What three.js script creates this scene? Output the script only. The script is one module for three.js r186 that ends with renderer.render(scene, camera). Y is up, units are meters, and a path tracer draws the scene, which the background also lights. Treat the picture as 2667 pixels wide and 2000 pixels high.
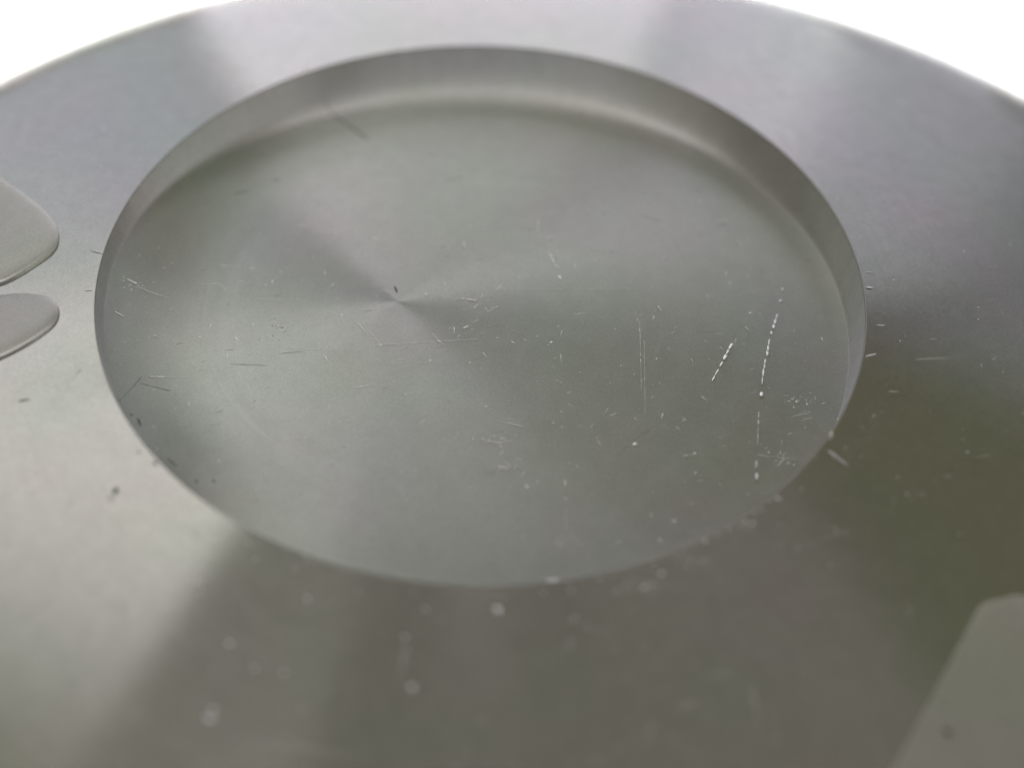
import * as THREE from 'three';
import { mergeGeometries } from 'three/addons/utils/BufferGeometryUtils.js';
import { RectAreaLightUniformsLib } from 'three/addons/lights/RectAreaLightUniformsLib.js';

// ---------------------------------------------------------------- camera, light, exposure
const MM = 0.001, TOP = 24;                         // the lid's upper face lies 24 mm above the table
const scene = new THREE.Scene();
scene.background = new THREE.Color().setRGB(0.125, 0.124, 0.08);     // the dim room all round
const camera = new THREE.PerspectiveCamera(30, 1024 / 767, 0.002, 20);
const EYE = new THREE.Vector3(0, 64.74 + TOP, 68.754), AIM = new THREE.Vector3(1.885, TOP, 10.229);
camera.position.copy(EYE).multiplyScalar(MM);
{
  const roll = 0.0459, f = AIM.clone().sub(EYE).normalize(), r = f.clone().cross(new THREE.Vector3(0, 1, 0)).normalize(), u = r.clone().cross(f);
  camera.up.copy(u.multiplyScalar(Math.cos(roll)).addScaledVector(r, -Math.sin(roll)));
  camera.lookAt(AIM.clone().multiplyScalar(MM));
}
camera.focus = 0.0925; camera.userData.fStop = 13;
const renderer = new THREE.WebGLRenderer({ antialias: true });
renderer.toneMapping = THREE.LinearToneMapping; renderer.toneMappingExposure = 1;
renderer.shadowMap.enabled = true;
RectAreaLightUniformsLib.init();

const V = (x, y, z) => new THREE.Vector3(x, y, z);
const tag = (o, label, category, kind, group) => { Object.assign(o.userData, { label, category }); if (kind) o.userData.kind = kind; if (group) o.userData.group = group; return o; };
function mesh(name, geometry, material, parent = scene) {
  const m = new THREE.Mesh(geometry, material); m.name = name; m.castShadow = m.receiveShadow = true; parent.add(m); return m;
}
const box = (w, h, d, x = 0, y = 0, z = 0) => new THREE.BoxGeometry(w, h, d).translate(x, y, z);

// a window or an added light panel built like one: frame, bars and bright panes, with a soft light of the same size in front of the panes
let panelCount = 0;
function makeLightPanel(label, at, look, w, h, power, tint, bars) {
  const g = new THREE.Group(); g.name = panelCount++ ? 'window_' + String(panelCount - 1).padStart(3, '0') : 'window'; scene.add(g); g.position.copy(at); g.lookAt(look);
  tag(g, label, 'window');
  const white = new THREE.MeshStandardMaterial({ color: 0x8a8780, roughness: 0.5 });
  const f = 0.004;
  mesh('frame', mergeGeometries([box(w + 2 * f, f, 0.06, 0, h / 2 + f / 2, 0), box(w + 2 * f, f, 0.06, 0, -h / 2 - f / 2, 0), box(f, h, 0.06, -w / 2 - f / 2, 0, 0), box(f, h, 0.06, w / 2 + f / 2, 0, 0)]), white, g);
  mesh('pane', box(w, h, 0.004, 0, 0, -0.01), new THREE.MeshStandardMaterial({ color: 0x222222, emissive: new THREE.Color(...tint), emissiveIntensity: 0.1 * power }), g);
  for (const b of bars) mesh('glazing_bar', box(b.w, b.h, 0.03, b.x, b.y, 0.03), white, g);
  const l = new THREE.RectAreaLight(new THREE.Color(...tint), power, w, h); l.position.set(0, 0, 0.005); l.name = 'panel_light'; g.add(l);
  l.rotation.set(0, Math.PI, 0);   // shines the way the window faces
  return g;
}
const LOOK = V(0, TOP * MM, 0);
const polar = (az, el, d) => V(d * Math.cos(el * Math.PI / 180) * Math.cos(az * Math.PI / 180), d * Math.sin(el * Math.PI / 180), d * Math.cos(el * Math.PI / 180) * Math.sin(az * Math.PI / 180)).add(LOOK);
const rad = Math.PI / 180, span = (az, el, d) => [2 * d * Math.tan(az / 2 * rad), 2 * d * Math.tan(el / 2 * rad)];
const opening = (label, az0, az1, el0, el1, power, tint) => {
  const el = (el0 + el1) / 2, d = 1.3, [w, h] = span((az1 - az0) * Math.cos(el * rad), el1 - el0, d);
  return makeLightPanel(label, polar((az0 + az1) / 2, el, d), LOOK, w, h, power, tint, []);
};
function skylight(label, cx, cz, turn, w, d, h, power, tint) {   // a skylight or an added light panel in the ceiling
  const g = makeLightPanel(label, V(cx, h, cz), V(cx, h - 1, cz), w, d, power, tint, []);
  g.rotateZ(turn); return g;
}
opening('wide bright window behind the table', 252.5, 281.5, 2, 34, 0.93, [1, 0.97, 1.05]); // L0
opening('added dim light panel behind the table to the right', 280.2, 289, 2, 38, 0.68, [0.98, 0.97, 1.08]); // L1: added panel, starts the fade right of the back window
skylight('skylight in the ceiling above the left of the table', -1.0, -1.335, 0.39, 1.5, 0.95, 1.5, 0.7, [1, 0.98, 0.95]); // L2
opening('added dimmer light panel behind the table further right', 288, 299, 2, 40, 0.4, [0.98, 0.98, 1.1]); // L9: added panel, next step of the fade to the right
opening('added small bright light panel high behind the table', 257.5, 264, 36, 50, 0.75, [1, 0.98, 0.97]); // L11: added to brighten the upper-left wedge of the recess floor
opening('added dimmest light panel at the far right', 298.8, 318, 2, 40, 0.2, [1, 1, 1.08]); // L10: added panel, weakest end of the fade
skylight('added long narrow light panel over the near side of the table', 0, 0.24, 0, 2.3, 0.3, 1.5, 3.2, [1, 0.97, 0.95]); // L8: added to light the line where recess wall meets floor
opening('added light panel at the near right of the table', -32, 38, 2, 24, 0.7, [1, 0.98, 0.96]); // L3: added fill for the left part of the recess
skylight('added dim light panel straight above the table', 0.08, -0.675, 1.214, 1.6, 1.14, 1.5, 0.155, [1, 0.95, 0.78]); // L6: added overhead fill that lifts the near part of the face
opening('added light panel behind the photographer', 55, 130, 4, 34, 0.38, [1, 0.96, 1.14]); // L7: added to light the recess wall that faces the camera
opening('added dim light panel behind the table to the left', 234, 253.5, 12, 38, 0.46, [0.96, 1, 1.1]); // L5: added fill for the gap between back window and left skylight

// ---------------------------------------------------------------- table
const paper = new THREE.MeshStandardMaterial({ color: 0xeceaea, roughness: 0.8 });
{ const t = mesh('tabletop', new THREE.BoxGeometry(1.6, 0.03, 1.2).translate(0, -0.015, -0.2), paper); t.userData.kind = 'structure'; t.userData.label = 'brightly lit white tabletop under the lid'; }
// unseen lamp, added to turn the far part of the table white
{
  const lamp = new THREE.Group(); lamp.name = 'added_desk_lamp'; scene.add(lamp); lamp.position.set(0.42, 0, -0.62);
  tag(lamp, 'added unseen lamp behind the lid shining down on the white table', 'lamp');
  const dark = new THREE.MeshStandardMaterial({ color: 0x35363a, roughness: 0.5, metalness: 0.3 });
  mesh('base', new THREE.CylinderGeometry(0.07, 0.075, 0.018, 40).translate(0, 0.009, 0), dark, lamp);
  mesh('pole', new THREE.CylinderGeometry(0.007, 0.007, 0.55, 16).translate(0, 0.29, 0), dark, lamp);
  mesh('arm', new THREE.CylinderGeometry(0.006, 0.006, 0.52, 16).rotateZ(Math.PI / 2).rotateY(0.62).translate(-0.21, 0.565, 0.15), dark, lamp);
  mesh('shade', new THREE.LatheGeometry([[0.02, 0.06], [0.03, 0.055], [0.06, 0.0], [0.058, 0.0], [0.028, 0.053], [0.018, 0.056]].map(([a, b]) => new THREE.Vector2(a, b)), 40).translate(-0.42, 0.5, 0.3), dark, lamp);
  mesh('bulb', new THREE.SphereGeometry(0.016, 20, 12).translate(-0.42, 0.52, 0.3), new THREE.MeshStandardMaterial({ color: 0xffffff, emissive: 0xffffff, emissiveIntensity: 0.02 }), lamp);
  const s = new THREE.SpotLight(0xffffff, 5, 0, 0.68, 0.1, 2); s.position.set(-0.42, 0.5, 0.3); s.target.position.set(-0.42, 0, 0.22); lamp.add(s, s.target); s.castShadow = true;
}

// ---------------------------------------------------------------- phone that takes the picture
{
  const phone = new THREE.Group(); phone.name = 'phone'; scene.add(phone);
  tag(phone, 'dark phone held over the lid', 'phone');
  phone.position.copy(camera.position); phone.quaternion.copy(camera.quaternion);
  const body = new THREE.MeshStandardMaterial({ color: 0x1c1b18, roughness: 0.4 });
  const s = new THREE.Shape(), w = 0.155, h = 0.074, r = 0.009, x0 = -0.03, y0 = -0.02;
  s.moveTo(x0 + r, y0); s.lineTo(x0 + w - r, y0); s.quadraticCurveTo(x0 + w, y0, x0 + w, y0 + r); s.lineTo(x0 + w, y0 + h - r); s.quadraticCurveTo(x0 + w, y0 + h, x0 + w - r, y0 + h);
  s.lineTo(x0 + r, y0 + h); s.quadraticCurveTo(x0, y0 + h, x0, y0 + h - r); s.lineTo(x0, y0 + r); s.quadraticCurveTo(x0, y0, x0 + r, y0);
  mesh('phone_body', new THREE.ExtrudeGeometry(s, { depth: 0.007, bevelSize: 0.001, bevelThickness: 0.001, bevelSegments: 3 }).translate(0, 0, 0.006), body, phone);
  mesh('lens_ring', new THREE.TorusGeometry(0.005, 0.0012, 10, 32).translate(0, 0, 0.004), body, phone);
}

// ---------------------------------------------------------------- the lid
// Upper side: round recess (radius 25 mm, centred on x = z = 0) in a larger disc whose centre lies off to the near side.
const RIM = 25, DISC = { x: 3.5, z: 14.6, r: 49.4 }, ROUND = 18, SLOPE = 4 * Math.PI / 180;
const faceY = (r) => TOP - Math.tan(SLOPE) * (r - RIM);   // the upper face falls gently outwards
const outer = (a) => {                                // where a ray from the recess centre meets the edge of the flat face
  const dx = Math.cos(a), dz = Math.sin(a), b = dx * DISC.x + dz * DISC.z;
  return b + Math.sqrt(b * b - (DISC.x ** 2 + DISC.z ** 2 - DISC.r ** 2));
};
function sheet(rows, n, point) {                      // grid of points; u runs outwards, v round, so that the brushing follows the circles
  const pos = [], uv = [], idx = [];
  for (let i = 0; i < rows.length; i++) for (let j = 0; j <= n; j++) {
    const p = point(rows[i], (j / n) * 2 * Math.PI); pos.push(p[0] * MM, p[1] * MM, p[2] * MM); uv.push(p[3] ?? i / (rows.length - 1), j / n);
  }
  for (let i = 0; i + 1 < rows.length; i++) for (let j = 0; j < n; j++) { const a = i * (n + 1) + j, b = a + n + 1; idx.push(a, a + 1, b, b, a + 1, b + 1); }
  const g = new THREE.BufferGeometry();
  g.setAttribute('position', new THREE.Float32BufferAttribute(pos, 3)); g.setAttribute('uv', new THREE.Float32BufferAttribute(uv, 2)); g.setAttribute('uv1', new THREE.Float32BufferAttribute(pos.flatMap((p, i) => (i % 3 === 0 ? [p * 18, pos[i + 2] * 18] : [])), 2)); g.setIndex(idx); g.computeVertexNormals();
  const nn = g.attributes.normal;                     // close the seam's shading
  for (let i = 0; i < rows.length; i++) { const a = i * (n + 1), b = a + n; const s = V(nn.getX(a) + nn.getX(b), nn.getY(a) + nn.getY(b), nn.getZ(a) + nn.getZ(b)).normalize(); nn.setXYZ(a, s.x, s.y, s.z); nn.setXYZ(b, s.x, s.y, s.z); }
  return g;
}
const lin = (a, b, n) => Array.from({ length: n + 1 }, (_, i) => a + ((b - a) * i) / n);
const DEPTH = 3.0;
const CX = -5.7, CZ = 0.7;                            // where the turning marks of the floor meet
const WALL_R = RIM - 0.08;
function pan(a) {                                     // share of the way from the turning centre to the rim at which the flat ends: nearly at the rim, well inside it at the far side
  const len = Math.hypot(WALL_R * Math.cos(a) - CX, WALL_R * Math.sin(a) - CZ), off = Math.atan2(Math.sin(a + 1.5), Math.cos(a + 1.5));
  return 1 - (0.35 + 3.3 * Math.exp(-((off / 0.85) ** 2))) / len;
}
const along = (a, s) => [CX + (WALL_R * Math.cos(a) - CX) * s, CZ + (WALL_R * Math.sin(a) - CZ) * s];
const farSide = (a) => Math.exp(-((Math.atan2(Math.sin(a + 1.4), Math.cos(a + 1.4)) / 1.05) ** 2));
const floorY = (s, a) => -DEPTH + 0.4 - 0.75 * s ** 2.4 + (0.3 * farSide(a) + (Math.cos(a) < 0 ? 2.1 : 0.1) * Math.cos(a) ** 4) * (Math.max(0, s - 0.6) / 0.4) ** 2;   // domed; turning up to the wall at the far side and the flanks
function wall(t, a) {                                 // curves up ever more steeply from the floor to the rim
  const h = 1 - (1 - t) ** 1.5, k = pan(a), [x, z] = along(a, k + (1 - k) * h);
  return [x, floorY(1, a) + (-0.08 - floorY(1, a)) * h ** 2.2, z];
}

// fine turning marks (u outwards, v round) and a faint uneven tarnish (in millimetres, second uv set)
let seed = 7;
const rnd = () => { seed = (seed + 0x6d2b79f5) | 0; let t = Math.imul(seed ^ (seed >>> 15), 1 | seed); t = (t + Math.imul(t ^ (t >>> 7), 61 | t)) ^ t; return ((t ^ (t >>> 14)) >>> 0) / 4294967296; };
function texture(w, h, fill, srgb) {
  const data = new Uint8Array(w * h * 4); fill(data, w, h);
  const t = new THREE.DataTexture(data, w, h); t.wrapS = t.wrapT = THREE.RepeatWrapping; t.magFilter = t.minFilter = THREE.LinearFilter; if (srgb) t.colorSpace = THREE.SRGBColorSpace; t.needsUpdate = true; return t;
}
function noise(n) {                                   // tiling value noise with n cells a side
  const g = Float32Array.from({ length: n * n }, rnd), f = (x) => x * x * (3 - 2 * x);
  return (x, y) => {
    x = (x - Math.floor(x)) * n; y = (y - Math.floor(y)) * n; const i = Math.floor(x) % n, j = Math.floor(y) % n, u = f(x - Math.floor(x)), v = f(y - Math.floor(y)), k = (a, b) => g[(b % n) * n + (a % n)];
    return (k(i, j) * (1 - u) + k(i + 1, j) * u) * (1 - v) + (k(i, j + 1) * (1 - u) + k(i + 1, j + 1) * u) * v;
  };
}
const turned = texture(512, 512, (d, w, h) => {
  const thin = Float32Array.from({ length: w }, rnd), wide = Float32Array.from({ length: w }, rnd), line = thin.map((t, i) => 0.45 * t + 0.3 * wide[Math.floor(i / 5)] + 0.25 * wide[200 + Math.floor(i / 17)]), arc = noise(24);
  for (let y = 0; y < h; y++) for (let x = 0; x < w; x++) { const a = arc(x / w * 5.3, y / h), k = Math.floor(x + a * 6) % w, v = 255 * (0.5 + 0.13 * (line[k] - 0.5) * (0.4 + 0.6 * a)), o = (y * w + x) * 4; d[o] = d[o + 1] = d[o + 2] = v; d[o + 3] = 255; }
});
const tarnish = texture(1024, 1024, (d, w, h) => {
  const a = noise(9), b = noise(13), c = noise(70), e = noise(8);
  for (let y = 0; y < h; y++) for (let x = 0; x < w; x++) {
    const u = x / w, v = y / h, q = 0.6 * a(u, v) + 0.4 * b(u, v) - 0.5, p = e(u, v) - 0.5, grain = (rnd() - 0.5) * 22 + (c(u, v) - 0.5) * 6, o = (y * w + x) * 4;
    d[o] = 240 + grain + 8 * q; d[o + 1] = 240 + grain - 5 * q + 3 * p; d[o + 2] = 239 + grain + 4 * q - 4 * p; d[o + 3] = 255;
  }
}, true);
tarnish.channel = 1;
const metal = (o) => new THREE.MeshPhysicalMaterial({ metalness: 1, map: tarnish, bumpMap: turned, bumpScale: 0.0000015, ...o });
const ringMetal = metal({ bumpMap: null, roughnessMap: turned, roughness: 0.31, anisotropy: 1, color: new THREE.Color().setRGB(0.78, 0.77, 0.76) });
const floorMetal = metal({ roughness: 0.6, roughnessMap: turned, anisotropy: 0.97, metalness: 0.92, color: new THREE.Color().setRGB(0.76, 0.785, 0.755) });
const wallMetal = metal({ roughness: 0.42, anisotropy: 0.85, metalness: 0.75, color: new THREE.Color().setRGB(0.72, 0.71, 0.71) });
const rimMetal = metal({ roughness: 0.6, anisotropy: 0, color: new THREE.Color().setRGB(0.5, 0.5, 0.48) });   // darkened and dulled so the edge mirrors no bright line
const rawMetal = new THREE.MeshStandardMaterial({ color: 0xf6f4f0, metalness: 0.9, roughness: 0.25 });   // torn-up burrs of scratches
const darkMark = new THREE.MeshStandardMaterial({ color: 0x3c3d39, roughness: 0.8 });  // dark colour standing in for the shade of pits and dents
const lint = new THREE.MeshStandardMaterial({ color: 0xfbfaf6, metalness: 0.8, roughness: 0.28 });

const lid = new THREE.Group(); lid.name = 'metal_lid'; scene.add(lid);
lid.position.set(0, 0, 0);
tag(lid, 'scratched grey turned-metal lid with a round recess, on a white table', 'metal lid');
const up = TOP;
mesh('recess_floor', sheet(lin(0, 1, 40), 256, (s, a) => { const [x, z] = along(a, s * pan(a)); return [x, up + floorY(s, a), z]; }), floorMetal, lid);
mesh('recess_wall', sheet(lin(0, 1, 32), 256, (t, a) => { const [x, y, z] = wall(t, a); return [x, up + y, z]; }), wallMetal, lid);
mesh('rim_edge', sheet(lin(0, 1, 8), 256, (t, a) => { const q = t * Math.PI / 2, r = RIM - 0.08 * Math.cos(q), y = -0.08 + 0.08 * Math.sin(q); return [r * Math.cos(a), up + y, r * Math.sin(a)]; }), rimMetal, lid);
mesh('top_face', sheet(lin(0, 1, 24), 256, (s, a) => { const r = RIM + (outer(a) - RIM) * s; return [r * Math.cos(a), faceY(r), r * Math.sin(a)]; }), ringMetal, lid);
const edge = (a, q) => {
  const r = outer(a), x = r * Math.cos(a), z = r * Math.sin(a), k = ROUND * (Math.sin(q) - Math.sin(SLOPE)) / DISC.r;
  return [x + (x - DISC.x) * k, faceY(r) - ROUND * (Math.cos(SLOPE) - Math.cos(q)), z + (z - DISC.z) * k];
};
mesh('rounded_edge', sheet(lin(0, 1, 24), 256, (t, a) => edge(a, SLOPE + t * (Math.PI / 2 - SLOPE))), ringMetal, lid);
mesh('side_wall', sheet([0, 1], 256, (t, a) => { const [x, y, z] = edge(a, Math.PI / 2); return [x, y * (1 - t), z]; }), ringMetal, lid);

// raised marks cast on the upper face: two rounded strokes at the left, a broad pad at the near right
function raised(name, outline, height, bevel, material) {
  const n = outline.length, inset = outline.map(([x, z]) => new THREE.Vector2(x * MM, -z * MM));
  const shape = new THREE.Shape(new THREE.SplineCurve([...inset]).getPoints(n * 10));
  const g = new THREE.ExtrudeGeometry(shape, { depth: height * MM * 0.3, bevelThickness: height * MM * 0.7, bevelSize: bevel * MM, bevelOffset: -bevel * MM, bevelSegments: 8, curveSegments: 4 }).rotateX(-Math.PI / 2);
  const p = g.attributes.position, uv1 = [];
  for (let i = 0; i < p.count; i++) { const x = p.getX(i), z = p.getZ(i); p.setY(i, p.getY(i) + faceY(Math.hypot(x, z) / MM) * MM - height * MM * 0.02); uv1.push(x * 18, z * 18); }
  g.setAttribute('uv1', new THREE.Float32BufferAttribute(uv1, 2)); g.computeVertexNormals();
  return mesh(name, g, material, lid);
}
const castMetal = new THREE.MeshPhysicalMaterial({ map: tarnish, metalness: 0.8, roughness: 0.42, color: new THREE.Color().setRGB(0.72, 0.71, 0.69) });
const padMetal = new THREE.MeshPhysicalMaterial({ map: tarnish, metalness: 0.35, roughness: 0.5, color: new THREE.Color().setRGB(0.85, 0.82, 0.75) });
raised('raised_stroke', [[-40.2, -13.5], [-37.2, -11.62], [-33.67, -8.5], [-31.29, -6.4], [-29.46, -4.47], [-28.43, -2.77], [-28.2, -1.16], [-28.95, 0.2], [-31.09, 2.2], [-34, 2.4], [-40.2, 0.5]], 0.45, 2.4, castMetal);
raised('raised_stroke', [[-37, 3.4], [-33.19, 3.6], [-30.9, 3.3], [-29.15, 3.2], [-27.57, 3.6], [-26.8, 4.6], [-26.8, 5.91], [-27.87, 7.37], [-29.57, 8.75], [-31.54, 9.6], [-37, 11]], 0.4, 1.7, castMetal);
raised('raised_pad', [[27.9, 24.9], [27.08, 25.9], [24, 30.6], [21.02, 35.04], [19.62, 37.24], [24, 40], [32, 38], [36, 30], [34, 25], [29.8, 24.3]], 0.09, 0.12, padMetal);

// scratches and nicks on the lid, pits painted as dark slivers, dust lying on it (positions in millimetres: start, end, width)
const BRIGHT = [
  [16.47, 3.55, 15.8, 4.99, 0.2], [15.7, 5.16, 15.43, 5.74, 0.14], [15.32, 5.95, 14.87, 6.89, 0.15], [18.05, 0.57, 17.91, 0.75, 0.13], [19.85, 0.61, 19.4, 1.95, 0.16], [19.27, 2.18, 19.16, 2.61, 0.12], 
  [19.01, 3.04, 18.69, 4.48, 0.2], [18.53, 4.82, 18.37, 5.65, 0.12], [18.34, 5.65, 18.07, 6.96, 0.17], [17.98, 7.68, 17.87, 8.16, 0.26], [17.6, 9.26, 17.21, 12.12, 0.07], [17.03, 13.24, 16.92, 13.97, 0.14], 
  [16.95, 14.15, 16.84, 14.87, 0.17], [20.54, -1.98, 20.46, -1.66, 0.12], [20.27, -0.84, 20.16, -0.52, 0.13], [20.9, 13.6, 21.0, 13.85, 0.24], [20.68, 15.07, 21.47, 15.9, 0.24], [0.99, -0.65, 9.98, -1.21, 0.04], 
  [-6.8, 4.77, -2.9, 4.32, 0.07], [-2.9, 4.32, -0.33, 3.99, 0.05], [-3.33, 3.49, -2.65, 4.48, 0.06], [-7.34, 3.53, -6.49, 4.85, 0.05], [-8.47, 2.51, -7.47, 3.75, 0.05], [-3.91, -0.13, -3.71, 0.09, 0.1], 
  [-1.8, 0.34, -1.18, 0.32, 0.08], [-1.18, 0.27, -0.4, 0.51, 0.11], [0.07, 0.93, 0.39, 1.49, 0.06], [0.39, 1.49, 1, 0.86, 0.06], [-1.27, 3.09, -0.91, 2.82, 0.1], [-0.67, 2.56, -0.06, 2.02, 0.05], 
  [4.27, -6.05, 4.79, -5.97, 0.1], [4.5, -4.53, 4.96, -3.05, 0.09], [5.14, -2.28, 5.26, -1.83, 0.14], [3.83, -8.03, 3.71, -6.22, 0.06], [-25.86, -0.84, -25.26, -0.59, 0.12], [-25.26, -0.59, -24.95, -0.5, 0.1], 
  [-25.46, 2.96, -25.03, 2.96, 0.1], [-23.6, 0.17, -22.95, 0.37, 0.13], [-22.91, 0.59, -21.07, 0.97, 0.06], [-23.77, 3.3, -23.18, 3.53, 0.1], [-21.24, 4.47, -20.85, 4.71, 0.08], [-20.77, 8.19, -19.92, 8, 0.1], 
  [-19.92, 8, -19.12, 7.9, 0.06], [-16.63, 11.64, -15.99, 11.47, 0.08], [-18.84, -0.65, -17.79, -0.87, 0.05], [-15.27, 0.56, -14.49, 0.67, 0.06], [-13.45, 3.05, -13.01, 3.16, 0.08], [-15.41, 0.7, -12.48, 0.69, 0.03], 
  [-12.62, 5.16, -8.11, 5.31, 0.03], [-7.88, 8.44, -6.87, 8.17, 0.07], [1.18, 10.95, 2.53, 11.26, 0.08], [-3.25, 10.43, -3.68, 10.56, 0.05], [18.5, -10.89, 19.2, -10.77, 0.07], [19.19, -10.66, 18.37, -9.31, 0.06], 
  [16.52, -8.45, 17.34, -8.38, 0.15], [15.8, -9.72, 16.19, -9.64, 0.08], [17.58, -1.2, 18.4, -1.41, 0.05], [9.53, -1.65, 10.17, -1.85, 0.06], [14.06, -4.77, 14.19, -4.4, 0.06], [7.74, -4.79, 7.97, -4.89, 0.08], 
  [11.41, -1.35, 11.76, -1.32, 0.05], [25.15, 1.02, 25.6, 1.02, 0.22], [25.44, -0.45, 25.92, -0.51, 0.1], [25.29, 4.44, 25.82, 4.38, 0.1], [24.07, 7.28, 24.81, 6.93, 0.12], [25.07, 10.05, 25.66, 10, 0.08], 
  [25.53, 17.81, 25.96, 17.72, 0.05], [27.33, 16.32, 27.75, 16.33, 0.08], [28.55, 5.34, 29.05, 5.25, 0.07], [24.19, 2.96, 24.51, 3.21, 0.08], [3.5, 15.21, 3.55, 15.99, 0.08], [5.18, 15.17, 5.2, 16.92, 0.08], 
  [5.17, 17.09, 5.18, 18.96, 0.05], [5.22, 19.46, 5.26, 21.1, 0.05], [-4.27, 16.12, -4.15, 17.84, 0.04], [-13.13, 21.7, -12.73, 22.9, 0.07], [17.24, 12.86, 18.66, 13.01, 0.06], [18.95, 13, 20.08, 13.08, 0.06], 
  [2.64, 21.32, 3.59, 20.32, 0.06], [0.39, 12.58, 1.39, 12.67, 0.09], [1.39, 12.67, 2.05, 12.35, 0.06], [1.12, 14.38, 1.82, 14.69, 0.1], [11.48, 22.88, 12.76, 22.92, 0.05], [13.14, 21.45, 13.7, 21.12, 0.06], 
  [10.45, 1.69, 10.21, 7.91, 0.04], [10.65, 3.39, 10.33, 9.86, 0.03]
];
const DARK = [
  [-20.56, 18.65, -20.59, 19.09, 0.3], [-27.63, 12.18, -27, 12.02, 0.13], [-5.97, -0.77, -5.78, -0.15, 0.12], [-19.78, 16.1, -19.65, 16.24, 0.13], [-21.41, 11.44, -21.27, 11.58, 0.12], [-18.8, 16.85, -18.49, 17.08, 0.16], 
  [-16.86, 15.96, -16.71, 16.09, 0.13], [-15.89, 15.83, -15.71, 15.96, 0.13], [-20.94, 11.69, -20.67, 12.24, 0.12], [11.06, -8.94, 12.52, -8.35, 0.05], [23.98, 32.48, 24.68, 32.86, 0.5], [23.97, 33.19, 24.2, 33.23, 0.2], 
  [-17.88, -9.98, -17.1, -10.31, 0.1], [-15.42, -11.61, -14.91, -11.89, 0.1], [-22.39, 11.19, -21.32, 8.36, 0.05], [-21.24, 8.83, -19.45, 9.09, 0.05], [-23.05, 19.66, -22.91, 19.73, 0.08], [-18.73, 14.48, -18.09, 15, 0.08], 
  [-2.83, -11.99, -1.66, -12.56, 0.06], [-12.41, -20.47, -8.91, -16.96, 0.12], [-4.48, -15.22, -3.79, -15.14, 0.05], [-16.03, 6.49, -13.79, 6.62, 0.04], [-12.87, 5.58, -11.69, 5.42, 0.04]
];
const DUST = [
  [15.58, -10.73, 0.15], [5.53, -10.15, 0.12], [-2.43, -13.37, 0.15], [-9.05, 25.92, 0.28], [4.36, 22.36, 0.33], [9.11, 24.82, 0.3], 
  [1.15, 26.39, 0.25], [5.23, 26.84, 0.18], [-11.4, 30, 0.15], [-9.88, 30.28, 0.18], [-3.21, 30.99, 0.23], [-13.37, 32.79, 0.23], 
  [-13.25, 32.29, 0.15], [-12.9, 28.57, 0.18], [-14.87, 25.43, 0.18], [-3.71, 28.13, 0.18], [-3.83, 14.87, 0.18], [-4.66, 15, 0.12], 
  [-1.4, 14.7, 0.15], [0.35, 9.76, 0.12], [9.54, 12.41, 0.18], [3.21, 17.49, 0.15], [2.65, 19.36, 0.15], [13.22, 12.97, 0.15], 
  [17.14, 18.58, 0.18], [14.12, 20.79, 0.15], [15.09, 20.27, 0.12], [15.47, 20.41, 0.12], [8.39, -0.89, 0.1], [8.79, 2.69, 0.12], 
  [9, 5.93, 0.1], [3.62, 3.61, 0.1], [4.52, 4.09, 0.1], [0.76, 19.73, 0.12], [-0.42, 21.07, 0.15], [-4.22, 22.12, 0.12], 
  [-4.01, 21.15, 0.12], [-11.89, 14.55, 0.12], [-12.43, 14.74, 0.12], [-15.08, 14.71, 0.1], [24.59, -7.9, 0.12], [20.13, 8.41, 0.1], 
  [21.13, 7.59, 0.1], [22.6, 9.7, 0.1], [29.12, 14.41, 0.1], [24.86, 17.76, 0.1], [18.98, -17.33, 0.2], [-13.79, -21.43, 0.18], 
  [-12.67, 22.36, 0.12], [-15.12, 24.86, 0.12], [-19.83, 36.46, 0.1]
];
const surface = (x, z) => {
  const r = Math.hypot(x, z);
  if (r > RIM - 0.05) return faceY(r);
  const dx = x - CX, dz = z - CZ, a0 = CX * dx + CZ * dz, q = dx * dx + dz * dz, far = (-a0 + Math.sqrt(a0 * a0 - q * (CX * CX + CZ * CZ - WALL_R * WALL_R))) / q;
  const a = Math.atan2(CZ + dz * far, CX + dx * far), k = pan(a), s = 1 / far;
  return TOP + (s < k ? floorY(s / k, a) : floorY(1, a) + (-0.08 - floorY(1, a)) * ((s - k) / (1 - k)) ** 2.2);
};
const grain = new THREE.SphereGeometry(1, 10, 6);
function mark(name, [x1, z1, x2, z2, w], material, thick = 0.3, lean = 0, lift = 0) {   // one sliver, or a chain of them where it is long
  const len = Math.hypot(x2 - x1, z2 - z1), n = Math.max(1, Math.round(len / 0.55)), o = new THREE.Object3D(), all = [];
  for (let i = 0; i < n; i++) {
    const at = (k) => { const t = (i + k) / n, x = x1 + (x2 - x1) * t, z = z1 + (z2 - z1) * t; return V(x, surface(x, z), z); }, d = at(1).sub(at(0));
    o.position.copy(at(0.5)); o.position.y += lift;
    o.quaternion.setFromUnitVectors(V(1, 0, 0), d.clone().normalize());
    if (lean) o.quaternion.premultiply(new THREE.Quaternion().setFromAxisAngle(V(1, 0, 0), -lean * (0.7 + 0.6 * rnd())));
    o.scale.set(Math.max(d.length() * (n > 1 ? 1.7 : 1.15), w) / 2, w * thick, w / 2 * (n > 1 ? 0.55 + 0.7 * rnd() : 1)); o.updateMatrix();
    all.push(grain.clone().applyMatrix4(o.matrix).scale(MM, MM, MM));
  }
  return mesh(name, mergeGeometries(all), material, lid);
}
const burr = (b) => mark('scratch', b[4] < 0.09 ? [...b.slice(0, 4), b[4] * 0.65] : b, rawMetal, 0.1, 0.15, b[4] * 0.12 + 0.012);   // a sliver of metal turned up along a scratch, its face leaning a little to the far side
BRIGHT.forEach(burr);
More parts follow.
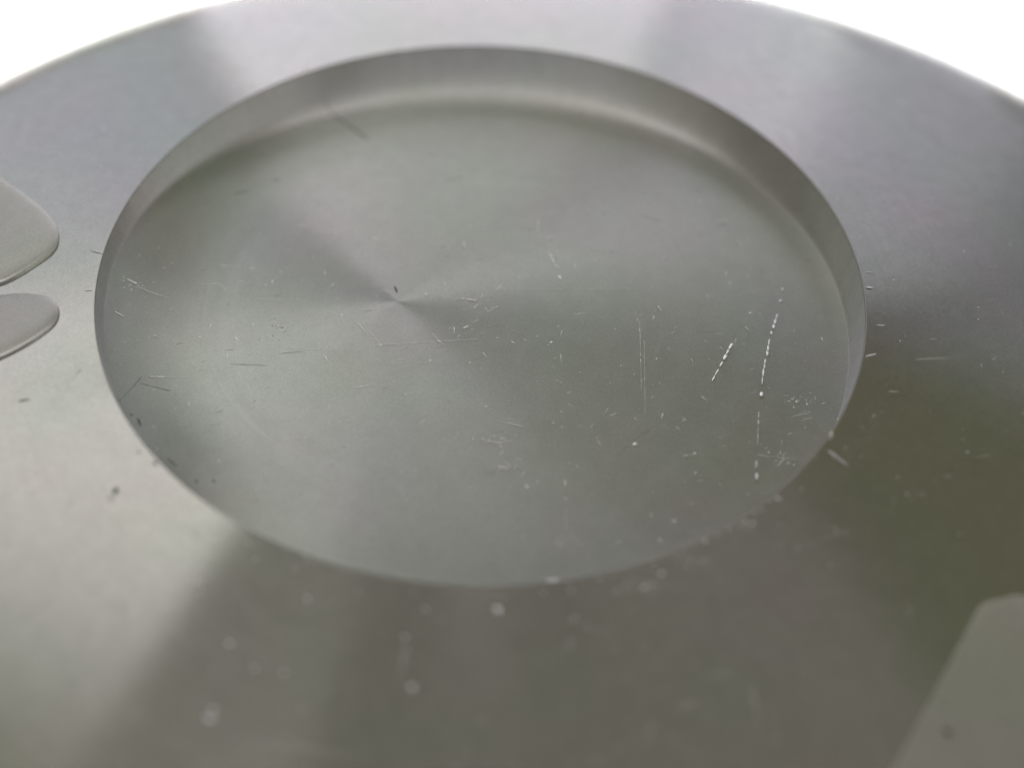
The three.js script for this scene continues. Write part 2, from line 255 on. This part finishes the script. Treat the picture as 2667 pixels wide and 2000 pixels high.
DARK.forEach((b) => mark(b[4] > 0.07 ? 'painted_pit' : 'scratch', b, darkMark, 0.12));  // wider ones are pits and dents, painted dark instead of cut
mark('nick', [-20.72, 19.15, -20.8, 19.6, 0.28], rawMetal);  // bright sliver painted as the lit side of a pit
const blade = new THREE.OctahedronGeometry(1, 0);
{
  const fine = [], o = new THREE.Object3D();
  for (let i = 0; i < 1100; i++) {
    const a = rnd() * 6.283, r = i % 4 ? 24 * Math.sqrt(rnd()) : 26 + 16 * rnd(), x = r * Math.cos(a), z = r * Math.sin(a), t = (rnd() < 0.6 ? 0.15 : 1.57) + (rnd() - 0.5) * 1.2, l = 0.1 + (i % 12 ? 0.8 : 4) * rnd() ** 3, w = 0.012 + 0.022 * rnd();
    if (r > outer(a) - 0.5) continue;
    o.position.set(x * MM, surface(x, z) * MM, z * MM); o.rotation.set(-0.14 + (rnd() - 0.5) * 0.2, t, 0, 'XYZ'); o.scale.set(l * MM, w * 0.25 * MM, w * MM); o.updateMatrix();
    fine.push(blade.clone().applyMatrix4(o.matrix));
  }
  for (const [cx, cz] of [[16.6, -8.6], [18.8, -10.2], [1.2, 12.6], [1.6, 14.4], [5.2, 19.6], [18.6, 12.9], [-4.2, 17], [14.6, 20.6], [4.7, -4.2], [-0.4, 0.6], [4.4, 22.8], [9, 24.6], [20.4, 8.4], [-13, 3.2], [-23, 0.4], [12, 22.9], [19.8, -3]])
    for (let i = 0; i < 26; i++) {
      const x = cx + (rnd() + rnd() - 1) * 1.3, z = cz + (rnd() + rnd() - 1) * 0.9, w = 0.02 + 0.03 * rnd();
      o.position.set(x * MM, surface(x, z) * MM, z * MM); o.rotation.set(-0.14, rnd() * 3, 0); o.scale.set((0.04 + 0.16 * rnd()) * MM, w * 0.3 * MM, w * MM); o.updateMatrix(); fine.push(blade.clone().applyMatrix4(o.matrix));
    }
  const f = mesh('fine_scratches', mergeGeometries(fine), rawMetal, lid); f.userData.kind = 'stuff';
  const motes = DUST.map(([x, z, w]) => { o.position.set(x * MM, (surface(x, z) + w * 0.15) * MM, z * MM); o.rotation.set(z > 14 ? -0.4 : -0.16, rnd() * 3, 0); o.scale.set(w * (0.35 + 0.9 * rnd()) * MM, w * 0.15 * MM, w * (0.25 + 0.5 * rnd()) * MM); o.updateMatrix(); return grain.clone().applyMatrix4(o.matrix); });
  for (let i = 0; i < 55; i++) {      // grit gathered on the near part of the rim
    const a = 0.5 + 2.2 * rnd(), r = 25.1 + 1.6 * rnd() ** 3, x = r * Math.cos(a), z = r * Math.sin(a), w = 0.04 + 0.16 * rnd() ** 4;
    o.position.set(x * MM, surface(x, z) * MM, z * MM); o.rotation.set(-0.4 + 0.3 * (rnd() - 0.5), rnd() * 3, 0); o.scale.set(w * (0.5 + rnd()) * MM, w * 0.2 * MM, w * 0.5 * MM); o.updateMatrix(); motes.push(grain.clone().applyMatrix4(o.matrix));
  }
  for (let i = 0; i < 240; i++) {
    const a = rnd() * 6.283, r = i % 2 ? 24 * Math.sqrt(rnd()) : 26 + 14 * rnd(), x = r * Math.cos(a), z = r * Math.sin(a), w = 0.04 + 0.07 * rnd() ** 2;
    if (r > outer(a) - 0.5) continue;
    o.position.set(x * MM, surface(x, z) * MM, z * MM); o.rotation.set(z > 14 ? -0.4 : -0.16, rnd() * 3, 0); o.scale.set(w * 0.5 * MM, w * 0.15 * MM, w * 0.4 * MM); o.updateMatrix(); motes.push(grain.clone().applyMatrix4(o.matrix));
  }
  tag(mesh('dust', mergeGeometries(motes), lint), 'pale shiny dust specks scattered over the grey metal lid', 'dust', 'stuff');
}

renderer.render(scene, camera);
